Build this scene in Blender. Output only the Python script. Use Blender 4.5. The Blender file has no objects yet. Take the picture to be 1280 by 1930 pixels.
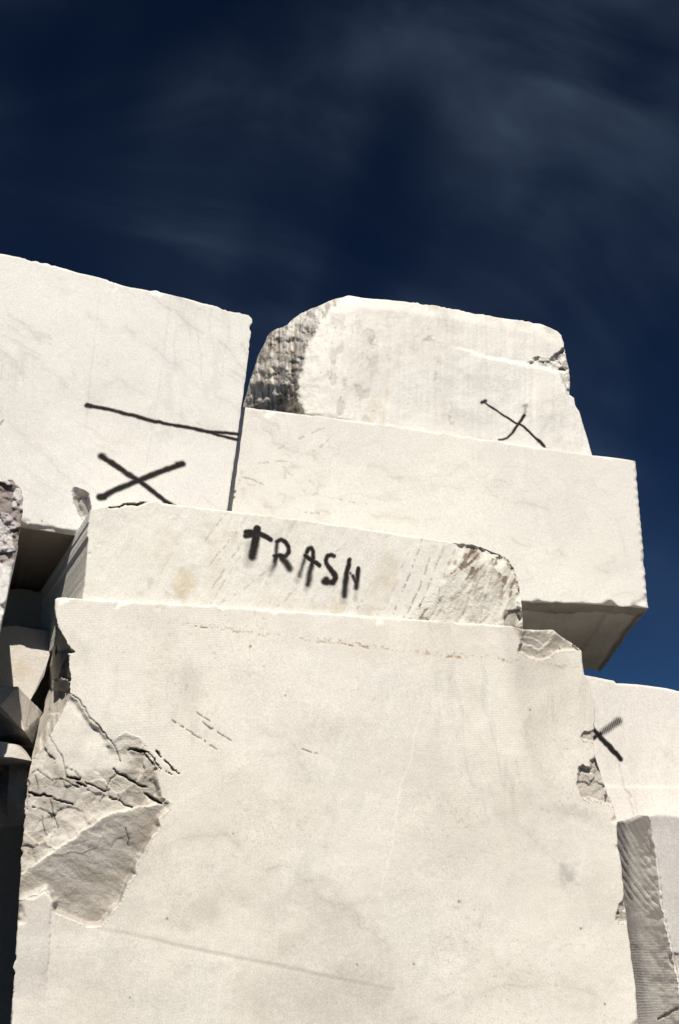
import bpy, bmesh, math
import numpy as np
from mathutils import Vector

# ------------------------------------------------------------------ camera
SC = bpy.context.scene
COL = SC.collection
FPX, PITCH, YAW = 1876.0, math.radians(26), math.radians(16)
CAM = np.array([0.0, -4.5, 1.6])
cam = bpy.data.cameras.new('camera')
cam.sensor_fit = 'VERTICAL'; cam.sensor_height = 36.0
cam.lens = FPX / 1930.0 * 36.0
cam.clip_start = 0.05; cam.clip_end = 5000
camo = bpy.data.objects.new('camera', cam)
camo.location = CAM; camo.rotation_euler = (math.pi / 2 + PITCH, 0, -YAW)
COL.objects.link(camo); SC.camera = camo

# ------------------------------------------------------------------ sun, sky, exposure
SUN_EL, SUN_AZ = math.radians(49), math.radians(-8.5)      # azimuth: from straight in front of the faces, negative = left
sdir = Vector((math.sin(SUN_AZ) * math.cos(SUN_EL), -math.cos(SUN_AZ) * math.cos(SUN_EL), math.sin(SUN_EL)))
sun = bpy.data.lights.new('sun', 'SUN'); sun.energy = 5.0; sun.angle = math.radians(0.5); sun.color = (1.0, 0.943, 0.852)
suno = bpy.data.objects.new('sun', sun); suno.rotation_euler = (-sdir).to_track_quat('-Z', 'Y').to_euler()
suno.location = (0, -12, 14); COL.objects.link(suno)

W = bpy.data.worlds.new('World'); SC.world = W; W.use_nodes = True
nt = W.node_tree; nt.nodes.clear()
def wn(t, **k):
    n = nt.nodes.new(t)
    for a, b in k.items(): setattr(n, a, b)
    return n
def wl(a, b): nt.links.new(a, b)
sky = wn('ShaderNodeTexSky', sky_type='NISHITA', sun_disc=False)
sky.sun_elevation = SUN_EL; sky.sun_rotation = math.pi + SUN_AZ * -1.0
sky.altitude = 1500; sky.air_density = 1.0; sky.dust_density = 0.15; sky.ozone_density = 3.0
gam = wn('ShaderNodeGamma'); gam.inputs[1].default_value = 2.1
wl(sky.outputs[0], gam.inputs[0])
deep = wn('ShaderNodeMix', data_type='RGBA', blend_type='MULTIPLY'); deep.inputs[0].default_value = 1.0
deep.inputs[7].default_value = (0.100, 0.092, 0.069, 1)       # the polarised, deep film sky
cap = wn('ShaderNodeMix', data_type='RGBA', blend_type='DARKEN'); cap.inputs[0].default_value = 1.0
cap.inputs[7].default_value = (4.0, 16.0, 42.0, 1)            # no pale horizon: the filtered sky stays deep all the way down
wl(gam.outputs[0], cap.inputs[6]); wl(cap.outputs[2], deep.inputs[6])
tc = wn('ShaderNodeTexCoord')
def cloud_layer(rot, scl, nscale, detail, dist, lo, hi, loc=(0, 0, 0)):
    mp = wn('ShaderNodeMapping'); mp.inputs['Rotation'].default_value = rot; mp.inputs['Scale'].default_value = scl
    mp.inputs['Location'].default_value = loc
    wl(tc.outputs['Generated'], mp.inputs[0])
    nz = wn('ShaderNodeTexNoise'); nz.inputs['Scale'].default_value = nscale; nz.inputs['Detail'].default_value = detail
    nz.inputs['Roughness'].default_value = 0.52; nz.inputs['Distortion'].default_value = dist
    wl(mp.outputs[0], nz.inputs['Vector'])
    mr = wn('ShaderNodeMapRange', interpolation_type='SMOOTHSTEP')
    mr.inputs['From Min'].default_value = lo; mr.inputs['From Max'].default_value = hi
    wl(nz.outputs['Fac'], mr.inputs[0])
    return mr.outputs[0]
SKYOFF = (10.4, 12.8, 10.0)
c1 = cloud_layer((0.3, 0.5, 0.7), (1, 1, 1), 2.2, 3, 0.4, 0.36, 0.68, SKYOFF)
c2 = cloud_layer((0.5, -0.6, 0.4), (1.0, 3.6, 1.3), 3.0, 10, 0.7, 0.36, 0.76, SKYOFF)
m1 = wn('ShaderNodeMath', operation='MULTIPLY'); wl(c1, m1.inputs[0]); wl(c2, m1.inputs[1])
ad = wn('ShaderNodeMath', operation='MULTIPLY_ADD'); wl(c1, ad.inputs[0]); ad.inputs[1].default_value = 0.22; wl(m1.outputs[0], ad.inputs[2])
sz = wn('ShaderNodeSeparateXYZ'); wl(tc.outputs['Generated'], sz.inputs[0])
fz = wn('ShaderNodeMapRange', interpolation_type='SMOOTHSTEP'); wl(sz.outputs[2], fz.inputs[0]); fz.inputs[1].default_value = .26; fz.inputs[2].default_value = .56
ac = wn('ShaderNodeMath', operation='MULTIPLY'); wl(ad.outputs[0], ac.inputs[0]); wl(fz.outputs[0], ac.inputs[1])      # thin cloud only high up
cm = wn('ShaderNodeMix', data_type='RGBA', blend_type='ADD'); wl(ac.outputs[0], cm.inputs[0])
wl(deep.outputs[2], cm.inputs[6]); cm.inputs[7].default_value = (0.56, 0.80, 1.10, 1)
bg = wn('ShaderNodeBackground'); bg.inputs[1].default_value = 0.074
wl(cm.outputs[2], bg.inputs[0])
wo = wn('ShaderNodeOutputWorld'); wl(bg.outputs[0], wo.inputs[0])
vs = SC.view_settings
SC.display_settings.display_device = 'sRGB'
vs.view_transform = 'Standard'; vs.look = 'None'; vs.exposure = 0.04; vs.gamma = 1.0; vs.use_curve_mapping = False
SC.render.engine = 'CYCLES'; SC.cycles.max_bounces = 8; SC.cycles.diffuse_bounces = 1

# ------------------------------------------------------------------ photo pixel -> point on a block's plane
FW = np.array([math.sin(YAW) * math.cos(PITCH), math.cos(YAW) * math.cos(PITCH), math.sin(PITCH)])
RT = np.array([math.cos(YAW), -math.sin(YAW), 0.0]); UP = np.cross(RT, FW)
def unproject(px, py, d, yaw=0.0, x0=0.0):
    """px, py: photo pixels; d: how far the surface lies behind the big block's face (metres)"""
    px = np.asarray(px, float)[..., None]; py = np.asarray(py, float)[..., None]
    d = np.broadcast_to(np.asarray(d, float), px.shape[:-1])
    n = np.array([math.sin(yaw), math.cos(yaw), 0.0])
    r = FW * FPX + RT * (px - 640) - UP * (py - 965)
    num = (np.array([x0, 0, 0]) - CAM) @ n + d
    return CAM + r * (num / (r @ n))[..., None]

# ------------------------------------------------------------------ numpy field helpers (pixels in, metres / tones out)
def vnoise(x, y, seed):
    rng = np.random.RandomState(seed); T = rng.rand(128, 128)
    xi = np.floor(x).astype(int); yi = np.floor(y).astype(int)
    u = x - xi; v = y - yi; u = u * u * u * (u * (u * 6 - 15) + 10); v = v * v * v * (v * (v * 6 - 15) + 10)
    a = T[xi % 128, yi % 128]; b = T[(xi + 1) % 128, yi % 128]; c = T[xi % 128, (yi + 1) % 128]; d = T[(xi + 1) % 128, (yi + 1) % 128]
    return (a * (1 - u) + b * u) * (1 - v) + (c * (1 - u) + d * u) * v
def fbm(x, y, s, seed, o=4, g=0.5):
    """-1..1, feature size s pixels; rotated octaves"""
    t = 0; A = 1.0; n = 0; X = x / s; Y = y / s; ca, sa = math.cos(0.6), math.sin(0.6)
    for i in range(o):
        t = t + A * (vnoise(X + 7.3 * i, Y + 3.1 * i, seed + i) * 2 - 1); n += A; A *= g
        X, Y = (X * ca - Y * sa) * 2.03, (X * sa + Y * ca) * 2.03
    return t / n * 1.5
def sm(a, b, x):
    t = np.clip((x - a) / (b - a), 0, 1); return t * t * (3 - 2 * t)
def pdist(x, y, poly, closed=False):
    p = np.asarray(poly, float); q = np.roll(p, -1, 0) if closed else p[1:]; p = p if closed else p[:-1]
    best = np.full(x.shape, 1e9)
    for (ax, ay), (bx, by) in zip(p, q):
        dx, dy = bx - ax, by - ay; L = dx * dx + dy * dy + 1e-9
        t = np.clip(((x - ax) * dx + (y - ay) * dy) / L, 0, 1)
        best = np.minimum(best, (x - ax - t * dx) ** 2 + (y - ay - t * dy) ** 2)
    return np.sqrt(best)
def inside(x, y, poly):
    p = np.asarray(poly, float); c = np.zeros(x.shape, bool); q = np.roll(p, 1, 0)
    for (ax, ay), (bx, by) in zip(p, q):
        if ay == by: continue
        c ^= ((ay > y) != (by > y)) & (x < (bx - ax) * (y - ay) / (by - ay) + ax)
    return c
def sdist(x, y, poly):
    d = pdist(x, y, poly, True); return np.where(inside(x, y, poly), -d, d)
def facets(x, y, size, seed, slope, off, warp=0.3):
    """broken-stone facets: metres"""
    rng = np.random.RandomState(seed)
    xw = x + warp * size * fbm(x, y, size, seed + 50, 3); yw = y + warp * size * fbm(x, y, size, seed + 60, 3)
    gx = np.floor(xw / size).astype(int); gy = np.floor(yw / size).astype(int)
    T = rng.rand(64, 64, 5); best = np.full(x.shape, 1e18); h = np.zeros(x.shape)
    for i in (-1, 0, 1):
        for j in (-1, 0, 1):
            t = T[(gx + i) % 64, (gy + j) % 64]
            sx = (gx + i + t[..., 0]) * size; sy = (gy + j + t[..., 1]) * size
            dd = (xw - sx) ** 2 + (yw - sy) ** 2; k = dd < best
            hh = ((t[..., 2] - .5) * (xw - sx) + (t[..., 3] - .5) * (yw - sy)) / size * slope + (t[..., 4] - .5) * off
            best = np.where(k, dd, best); h = np.where(k, hh, h)
    return h
def near(x, y, x0, x1, y0, y1, pad):
    return (x > x0 - pad) & (x < x1 + pad) & (y > y0 - pad) & (y < y1 + pad)
def local(fn):
    """evaluate a line field only close to its line"""
    def g(x, y, poly, *a, **k):
        p = np.asarray(poly, float); m = near(x, y, p[:, 0].min(), p[:, 0].max(), p[:, 1].min(), p[:, 1].max(), 24)
        out = np.zeros(x.shape)
        if m.any(): out[m] = fn(x[m], y[m], poly, *a, **k)
        return out
    return g
@local
def crack(x, y, poly, w, seed, jit=3.0):
    """0..1 line with uneven width and a wandering course"""
    xx = x + jit * fbm(x, y, 14, seed, 3); yy = y + jit * fbm(x, y, 14, seed + 9, 3)
    d = pdist(xx, yy, poly); p = np.asarray(poly, float); half = np.hypot(*np.diff(p, axis=0).T).sum() / 2
    e = np.minimum(np.hypot(x - p[0, 0], y - p[0, 1]), np.hypot(x - p[-1, 0], y - p[-1, 1])) / half
    ww = w * (0.75 + 0.6 * fbm(x, y, 20, seed + 20, 2)) * (.3 + .7 * np.clip(1.6 * e, 0, 1))
    return 1 - sm(np.maximum(ww, 0.3) * 0.55, np.maximum(ww, .3) * 0.55 + 1.6, d)
@local
def dashes(x, y, poly, w, seed, gap=0.0, s=9):
    return crack(x, y, poly, w, seed, 1.5) * sm(gap - .1, gap + .15, fbm(x, y, s, seed + 31, 2))
def blob(x, y, cx, cy, rx, ry, ang=0, seed=1, rag=0.35, soft=0.5):
    R_ = max(rx, ry) * 2.0; m = near(x, y, cx, cx, cy, cy, R_); out = np.zeros(x.shape)
    if not m.any(): return out
    x, y = x[m], y[m]
    a = math.radians(ang); dx, dy = x - cx, y - cy
    u = (dx * math.cos(a) + dy * math.sin(a)) / rx; v = (-dx * math.sin(a) + dy * math.cos(a)) / ry
    r = np.sqrt(u * u + v * v) + rag * fbm(x, y, max(rx, ry) * .6, seed, 4)
    out[m] = 1 - sm(1 - soft, 1 + soft * .4, r); return out

def resample(poly, n):
    p = np.asarray(poly, float); L = np.r_[0, np.cumsum(np.hypot(*np.diff(p, axis=0).T))]
    t = np.linspace(0, L[-1], n); return np.c_[np.interp(t, L, p[:, 0]), np.interp(t, L, p[:, 1])]
YCUT = 1960.0
def resample_cut(poly, n):
    """dense down to the bottom of the view, a few long rows below it"""
    p = np.asarray(poly, float)
    if p[-1, 1] < YCUT + 60: return resample(poly, n)
    xc = np.interp(YCUT, p[:, 1], p[:, 0]); k = (p[:, 1] < YCUT)
    a = np.r_[p[k], [(xc, YCUT)]]; b = np.r_[[(xc, YCUT)], p[~k]]
    return np.r_[resample(a, n - 16), resample(b, 17)[1:]]
def rough_line(poly, n, amp, seed, s=14, cut=False):
    p = resample_cut(poly, n) if cut else resample(poly, n); x, y = p[:, 0], p[:, 1]
    w = np.minimum(np.arange(n), np.arange(n)[::-1]) / 6.0; w = np.clip(w, 0, 1)
    ch = .3 + 1.5 * sm(.15, .6, fbm(x, y, s * 5, seed + 8, 2))
    j = fbm(x, y, s, seed, 3) * amp * w * ch; k = fbm(x, y, s, seed + 5, 3) * amp * w * ch
    return np.c_[x + j, y + k]
def coons(left, right, top, bottom):
    nu, nv = len(top), len(left)
    u = np.linspace(0, 1, nu)[None, :, None]; v = ((left[:, 1] - left[0, 1]) / (left[-1, 1] - left[0, 1]))[:, None, None]
    L, Rr, T, B = left[:, None], right[:, None], top[None], bottom[None]      # left/right run top->bottom
    c = (1 - u) * (1 - v) * T[:, :1] + u * (1 - v) * T[:, -1:] + (1 - u) * v * B[:, :1] + u * v * B[:, -1:]
    return (1 - u) * L + u * Rr + (1 - v) * T + v * B - c

def mesh_obj(name, verts, faces, mat, attrs=None, smooth=True, parent=None, origin=None):
    me = bpy.data.meshes.new(name)
    if isinstance(faces, np.ndarray):
        nf, k = faces.shape
        me.vertices.add(len(verts)); me.vertices.foreach_set('co', np.ascontiguousarray(verts, np.float32).ravel())
        me.loops.add(nf * k); me.loops.foreach_set('vertex_index', faces.astype(np.int32).ravel())
        me.polygons.add(nf); me.polygons.foreach_set('loop_start', np.arange(0, nf * k, k, dtype=np.int32))
        me.update(calc_edges=True)
    else:
        me.from_pydata([tuple(v) for v in verts], [], faces); me.update()
    for an, av in (attrs or {}).items():
        if av.ndim == 2:
            a = me.attributes.new(an, 'FLOAT_COLOR', 'POINT')
            a.data.foreach_set('color', np.c_[av, np.ones(len(av))].astype(np.float32).ravel())
        else:
            a = me.attributes.new(an, 'FLOAT', 'POINT'); a.data.foreach_set('value', av.astype(np.float32))
    me.polygons.foreach_set('use_smooth', [smooth] * len(me.polygons))
    me.materials.append(mat)
    o = bpy.data.objects.new(name, me); COL.objects.link(o)
    if parent is not None: o.parent = parent
    elif origin is not None: o.location = origin
    return o
def sub_mesh(verts, faces, keep, attrs):
    f = faces[keep]; ids, inv = np.unique(f, return_inverse=True)
    return verts[ids], inv.reshape(f.shape), {k: v[ids] for k, v in attrs.items()}
def tag(o, label, cat, group=None):
    o['label'] = label; o['category'] = cat
    if group: o['group'] = group
    return o

# ------------------------------------------------------------------ materials
class NB:
    def __init__(s, name):
        s.m = bpy.data.materials.new(name); s.m.use_nodes = True; s.t = s.m.node_tree; s.t.nodes.clear()
    def n(s, t, ins=None, **k):
        x = s.t.nodes.new(t)
        for a, b in k.items(): setattr(x, a, b)
        for a, b in (ins or {}).items():
            if hasattr(b, 'is_output') or isinstance(b, bpy.types.NodeSocket): s.t.links.new(b, x.inputs[a])
            else: x.inputs[a].default_value = b
        return x
    def math(s, op, a, b=0.0, c=0.0): return s.n('ShaderNodeMath', {0: a, 1: b, 2: c}, operation=op).outputs[0]
    def mix(s, f, a, b, bt='MIX'): return s.n('ShaderNodeMix', {0: f, 6: a, 7: b}, data_type='RGBA', blend_type=bt).outputs[2]
    def noise(s, v, sc, det=3, rough=.5, dist=0.0): return s.n('ShaderNodeTexNoise', {'Vector': v, 'Scale': sc, 'Detail': det, 'Roughness': rough, 'Distortion': dist}).outputs['Fac']
    def mr(s, x, a, b, c=0.0, d=1.0): return s.n('ShaderNodeMapRange', {0: x, 1: a, 2: b, 3: c, 4: d}, interpolation_type='SMOOTHSTEP').outputs[0]

def marble(name, base=(.80, .775, .725), vein=(.52, .50, .47), vamt=.35, vrot=(0.2, 0.5, 0.9), vscale=1.3, seed=0.0, saw=None, grain=.16):
    b = NB(name)
    tcx = b.n('ShaderNodeTexCoord').outputs['Object']
    mp = b.n('ShaderNodeMapping', {'Vector': tcx, 'Location': (seed, seed * .7, -seed * .4)}).outputs[0]
    vm = b.n('ShaderNodeMapping', {'Vector': mp, 'Rotation': vrot, 'Scale': (vscale, vscale, vscale * .35)}).outputs[0]
    tint = b.n('ShaderNodeAttribute', attribute_name='tint').outputs['Color']
    rgh = b.n('ShaderNodeAttribute', attribute_name='rough').outputs['Fac']
    # broad warm / cool clouding
    big = b.noise(mp, 0.9, 4, .55, .4)
    col = b.mix(b.mr(big, .3, .72), (base[0] * .955, base[1] * .955, base[2] * .965, 1), (base[0] * 1.02, base[1] * 1.02, base[2] * 1.005, 1))
    # faint stretched veins: the zero-crossings of a warped noise
    v1 = b.noise(vm, 1.6, 6, .62, 1.2)
    ridge = b.math('ABSOLUTE', b.math('SUBTRACT', v1, .5))
    line = b.mr(ridge, .0, .035, 1.0, 0.0)
    gate = b.mr(b.noise(mp, 1.7, 3, .5, .2), .46, .66)
    vf = b.math('MULTIPLY', b.math('MULTIPLY', line, gate), vamt)
    col = b.mix(vf, col, (*vein, 1))
    v2 = b.noise(vm, 5.5, 8, .7, .8)
    col = b.mix(b.math('MULTIPLY', b.mr(v2, .56, .74), vamt * .35), col, (vein[0] * 1.12, vein[1] * 1.1, vein[2] * 1.05, 1))
    # cloudy patches with one crisp border, and pale healed veins
    pa = b.noise(mp, 1.05, 7, .5, .9)
    col = b.mix(b.math('MULTIPLY', b.mr(pa, .50, .53), .055), col, (.52, .50, .46, 1))
    col = b.mix(b.math('MULTIPLY', b.mr(pa, .60, .64), .07), col, (.50, .49, .47, 1))
    pb = b.noise(vm, .9, 6, .55, 1.5)
    pl = b.mr(b.math('ABSOLUTE', b.math('SUBTRACT', pb, .47)), .0, .012, 1.0, 0.0)
    col = b.mix(b.math('MULTIPLY', pl, .16), col, (.92, .90, .86, 1))
    # crystal grain
    g1 = b.n('ShaderNodeTexNoise', {'Vector': mp, 'Scale': 150.0, 'Detail': 4, 'Roughness': .8}).outputs['Fac']
    g2 = b.noise(mp, 38, 4, .6)
    gg = b.math('ADD', b.mr(g1, .28, .72, 1 - grain, 1 + grain), b.mr(g2, .3, .7, -.022, .022))
    gc = b.n('ShaderNodeCombineColor', {0: gg, 1: gg, 2: gg}).outputs[0]
    col = b.mix(1.0, col, gc, 'MULTIPLY')
    col = b.mix(1.0, col, tint, 'MULTIPLY')
    # relief
    h = b.math('MULTIPLY', b.noise(mp, 26, 6, .6), .0007)
    h = b.math('ADD', h, b.math('MULTIPLY', b.noise(mp, 150, 3, .6), .00015))
    fr = b.math('MULTIPLY', b.noise(mp, 48, 8, .68, .3), .009)
    h = b.math('ADD', h, b.math('MULTIPLY', fr, rgh))
    if saw:
        sv = b.n('ShaderNodeMapping', {'Vector': mp, 'Rotation': saw}).outputs[0]
        wv = b.n('ShaderNodeTexWave', {'Vector': sv, 'Scale': 26.0, 'Distortion': 1.6, 'Detail': 3.0, 'Detail Scale': .6}, bands_direction='Z').outputs['Fac']
        h = b.math('ADD', h, b.math('MULTIPLY', b.math('MULTIPLY', wv, gate), .00016))
    bp = b.n('ShaderNodeBump', {'Height': h, 'Strength': 1.0, 'Distance': 1.0}).outputs[0]
    bs = b.n('ShaderNodeBsdfPrincipled', {'Base Color': col, 'Roughness': .82, 'Normal': bp, 'Specular IOR Level': .25})
    b.n('ShaderNodeOutputMaterial', {0: bs.outputs[0]})
    return b.m
def paint_material():
    b = NB('black_spray_paint')
    tcx = b.n('ShaderNodeTexCoord').outputs['Object']
    den = b.n('ShaderNodeAttribute', attribute_name='paint_amount').outputs['Fac']
    sp = b.noise(tcx, 240, 4, .75)
    a = b.math('ADD', den, b.math('MULTIPLY', b.math('SUBTRACT', sp, .5), b.math('MULTIPLY', b.math('MULTIPLY', den, b.math('SUBTRACT', 1.0, den)), 3.0)))
    a = b.n('ShaderNodeClamp', {0: a}).outputs[0]
    n2 = b.noise(tcx, 60, 4, .6)
    col = b.mix(n2, (.006, .005, .005, 1), (.017, .014, .013, 1))
    bs = b.n('ShaderNodeBsdfPrincipled', {'Base Color': col, 'Roughness': .75, 'Specular IOR Level': .2, 'Alpha': a})
    b.n('ShaderNodeOutputMaterial', {0: bs.outputs[0]})
    return b.m
PAINT = paint_material()

# ------------------------------------------------------------------ block builder
def block(label, outline, plane, depth, back_yaw, mat, field, step=2.0, edge=4.0, rough_amp=2.2, seed=1, parts=(), back_up=0.0, group=None, side_fn=None, rings=None, side_amp=.010):
    """outline: left, right, top, bottom polylines in photo pixels (left/right top->bottom, top/bottom left->right)
    plane: (depth, yaw) of the front face; field(x, y) -> extra depth, tint (n,3), roughness, {part: mask}"""
    l, r, t, bt = outline
    ln = lambda p: np.hypot(*np.diff(np.asarray(p, float), axis=0).T).sum()
    nu = int(max(ln(t), ln(bt)) / step) + 2; 
    vis = lambda p: ln(p) if p[-1][1] < YCUT + 60 else (YCUT - p[0][1]) * 1.03 + 16 * step
    nv = int(max(vis(l), vis(r)) / step) + 2
    L = rough_line(l, nv, rough_amp, seed, cut=True); Rr = rough_line(r, nv, rough_amp, seed + 11, cut=True); T = rough_line(t, nu, rough_amp, seed + 22); B = rough_line(bt, nu, rough_amp * .5, seed + 33)
    L[0] = T[0]; L[-1] = B[0]; Rr[0] = T[-1]; Rr[-1] = B[-1]
    G = coons(L, Rr, T, B); X, Y = G[..., 0], G[..., 1]
    ring_xy = np.r_[T, Rr[1:], B[::-1][1:], L[::-1][1:-1]]
    ed = pdist(X, Y, ring_xy[::3], True)
    rad = np.clip(edge * (0.8 + .9 * fbm(X, Y, 30, seed + 40, 3)) + 34 * np.clip(fbm(X, Y, 42, seed + 44, 3) - .52, 0, 1), 1.2, 22)
    k = np.clip(1 - ed / rad, 0, 1); bev = (1 - np.sqrt(1 - k * k * .96)) * rad * .0024
    D, tint, rgh, masks = field(X, Y)
    D = D + bev; d0, yaw = plane
    P = unproject(X, Y, d0 + D, yaw)
    V = P.reshape(-1, 3); idx = np.arange(nu * nv).reshape(nv, nu)
    F = np.stack([idx[:-1, :-1], idx[1:, :-1], idx[1:, 1:], idx[:-1, 1:]], -1).reshape(-1, 4)
    tint = tint.reshape(-1, 3); rgh = rgh.ravel()
    # swept sides
    ring = np.r_[idx[0], idx[1:, -1], idx[-1, ::-1][1:], idx[::-1, 0][1:-1]]
    bdir = np.array([math.sin(math.radians(back_yaw)), math.cos(math.radians(back_yaw)), back_up])
    ks = np.array(rings if rings is not None else [.012, .03, .06, .1, .15, .21, .28, .36, .46, .58, .72, .86, 1.0]); n = len(ring)
    RP = V[ring]; cen = RP.mean(0); base = V[ring]
    deepest = base[:, 1].min()
    VV = [V]; tt = [tint]; rr = [rgh]; FF = [F]; prev = ring; start = len(V)
    s = np.arange(n)
    for q in ks:
        tgt = base + bdir * (q * depth)
        # parts of the rim that already lie deep are swept less far, so that the back stays flat
        tgt = base + bdir * (q * np.maximum(depth - (base[:, 1] - deepest), .05))[:, None]
        wob = fbm(RP[:, 0] * 300, RP[:, 2] * 300 + q * depth * 300, 60, seed + 70, 4)
        outv = RP - cen; outv[:, 1] = 0; outv /= np.linalg.norm(outv, axis=1)[:, None] + 1e-6
        amp = side_amp * min(1, q * depth / .05)
        tgt = tgt + outv * (wob * amp)[:, None]
        tv, rv = np.repeat(np.array([[1.0, 1.0, 1.0]]), n, 0), np.full(n, .35)
        if side_fn: tgt, tv, rv = side_fn(tgt, ring_uv(ring, nu, nv), q * depth, tv, rv, outv)
        VV.append(tgt); tt.append(tv); rr.append(rv)
        cur = np.arange(start, start + n); start += n
        FF.append(np.stack([prev, np.roll(prev, -1), np.roll(cur, -1), cur], -1)); prev = cur
    VV.append((VV[-1].mean(0))[None]); tt.append(np.ones((1, 3))); rr.append(np.full(1, .35))
    V = np.concatenate(VV); F = np.concatenate(FF); c = len(V) - 1
    A = {'tint': np.concatenate(tt), 'rough': np.concatenate(rr)}
    org = np.array([V[:, 0].mean(), V[:, 1].mean(), V[:, 2].min()]); V = V - org
    capq = np.stack([prev, np.roll(prev, -1), np.full(n, c), np.full(n, c)], -1)
    nfront = (nu - 1) * (nv - 1)
    taken = np.zeros(len(F), bool); todo = []
    for pname, mk in masks.items():
        fm = np.zeros(len(F), bool); m4 = mk.ravel()[F[:nfront]]; fm[:nfront] = m4.sum(1) >= 2; fm &= ~taken
        taken |= fm; todo.append((pname, fm))
    bv, bf, ba = sub_mesh(V, F, ~taken, A)
    o = mesh_obj('marble_block', bv, bf, mat, ba, True, None, org)
    bm = bmesh.new(); bm.from_mesh(o.data)
    try:
        be = [e for e in bm.edges if e.is_boundary and (bm_far(e, VV[-2] - org))]
        if be: bmesh.ops.contextual_create(bm, geom=be)
    except Exception: pass
    for e in bm.edges:
        if len(e.link_faces) == 2 and e.calc_face_angle(0) > 1.0: e.smooth = False
    bm.to_mesh(o.data); bm.free()
    for pname, fm in todo:
        if fm.sum() == 0: continue
        pv, pf, pa = sub_mesh(V, F, fm, A)
        nm = pname.split('#')[0]
        mesh_obj(nm, pv, pf, mat, pa, True, o)
    tag(o, label, 'marble block', group)
    o['_seed'] = seed; del o['_seed']
    return o, org, (lambda x, y: d0 + field(x, y)[0]), yaw
def bm_far(e, last):
    y = last[:, 1].max() - .4
    return e.verts[0].co.y > y and e.verts[1].co.y > y
def ring_uv(ring, nu, nv):
    return np.c_[(ring % nu) / (nu - 1), (ring // nu) / (nv - 1)]

def graffiti(name, blk, strokes, label=None, step=1.0, clip=None):
    """strokes: (polyline, half width px, softness px, strength[, end strength])"""
    o, org, dfun, yaw = blk
    pts = np.concatenate([np.asarray(s[0], float) for s in strokes]); pad = 22
    x = np.arange(pts[:, 0].min() - pad, pts[:, 0].max() + pad, step); y = np.arange(pts[:, 1].min() - pad, pts[:, 1].max() + pad, step)
    X, Y = np.meshgrid(x, y); den = np.zeros(X.shape)
    xx = X + .9 * fbm(X, Y, 12, 91, 2); yy = Y + .9 * fbm(X, Y, 12, 97, 2)
    for s in strokes:
        poly, w, soft, a = s[:4]; w1, soft1, a1 = (s[4] if len(s) > 4 else (w, soft, a))
        p = resample(poly, max(6, int(len(poly) * 8)))
        N = len(p)
        for i in range(N - 1):
            t = i / (N - 2); ww = w + (w1 - w) * t; so = soft + (soft1 - soft) * t; aa = a + (a1 - a) * t
            q = p[i:i + 2]; R_ = ww + so * 1.2 + 4; i0, i1 = np.searchsorted(y, [q[:, 1].min() - R_, q[:, 1].max() + R_]); j0, j1 = np.searchsorted(x, [q[:, 0].min() - R_, q[:, 0].max() + R_])
            sl = np.s_[i0:i1, j0:j1]
            den[sl] = np.maximum(den[sl], aa * (1 - sm(ww - so * .6 - .6, ww + so + .5, pdist(xx[sl], yy[sl], q))))
    if clip is not None: den = den * clip(X, Y)
    comb = .5 + .5 * np.sin((X * .5 + Y * .86) / 2.9 * 2 * np.pi + 1.5 * fbm(X, Y, 30, 401, 2)); low = sm(.75, .25, den)
    den = np.clip(den * (1 - .55 * low * comb) * (1 - .10 * sm(.2, .8, fbm(X, Y, 9, 402, 3))), 0, 1)
    P = unproject(X, Y, dfun(X, Y) - .0012, yaw).reshape(-1, 3) - org
    idx = np.arange(X.size).reshape(X.shape)
    F = np.stack([idx[:-1, :-1], idx[1:, :-1], idx[1:, 1:], idx[:-1, 1:]], -1).reshape(-1, 4)
    keep = den.ravel()[F].max(1) > .06
    v, f, a = sub_mesh(P, F, keep, {'paint_amount': den.ravel()})
    g = mesh_obj(name, v, f, PAINT, a, True, o)
    if label: g['label'] = label
    return g

one = lambda X: np.ones(X.shape + (3,))
def shade(t, mask, rgb):
    """blend the stone's own colour towards t*rgb"""
    return t * (1 - mask[..., None] * (1 - np.asarray(rgb)))

# ------------------------------------------------------------------ ground
def ground():
    b = NB('quarry_ground')
    tcx = b.n('ShaderNodeTexCoord').outputs['Object']
    n1 = b.noise(tcx, .35, 6, .6, .3); n2 = b.noise(tcx, 14, 6, .65)
    col = b.mix(b.mr(n1, .3, .7), (.05, .047, .042, 1), (.085, .08, .07, 1))
    col = b.mix(b.mr(n2, .35, .7, 0, .5), col, (.035, .033, .03, 1))
    h = b.math('ADD', b.math('MULTIPLY', n2, .05), b.math('MULTIPLY', b.noise(tcx, 60, 4, .6), .012))
    bp = b.n('ShaderNodeBump', {'Height': h, 'Strength': .9, 'Distance': 1.0}).outputs[0]
    bs = b.n('ShaderNodeBsdfPrincipled', {'Base Color': col, 'Roughness': .95, 'Normal': bp})
    b.n('ShaderNodeOutputMaterial', {0: bs.outputs[0]})
    xs = np.r_[np.linspace(-1500, -30, 12), np.linspace(-25, 25, 60), np.linspace(30, 1500, 12)]
    X, Y = np.meshgrid(xs, xs); near = np.exp(-(X ** 2 + Y ** 2) / 15 ** 2)
    Z = -.02 + .05 * fbm(X, Y, 3, 5, 3) * near
    idx = np.arange(X.size).reshape(X.shape)
    F = np.stack([idx[:-1, :-1], idx[:-1, 1:], idx[1:, 1:], idx[1:, :-1]], -1).reshape(-1, 4)
    o = mesh_obj('ground', np.stack([X, Y, Z], -1).reshape(-1, 3), F, b.m, None, True, None, (0, 0, 0))
    o['kind'] = 'structure'
ground()

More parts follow.
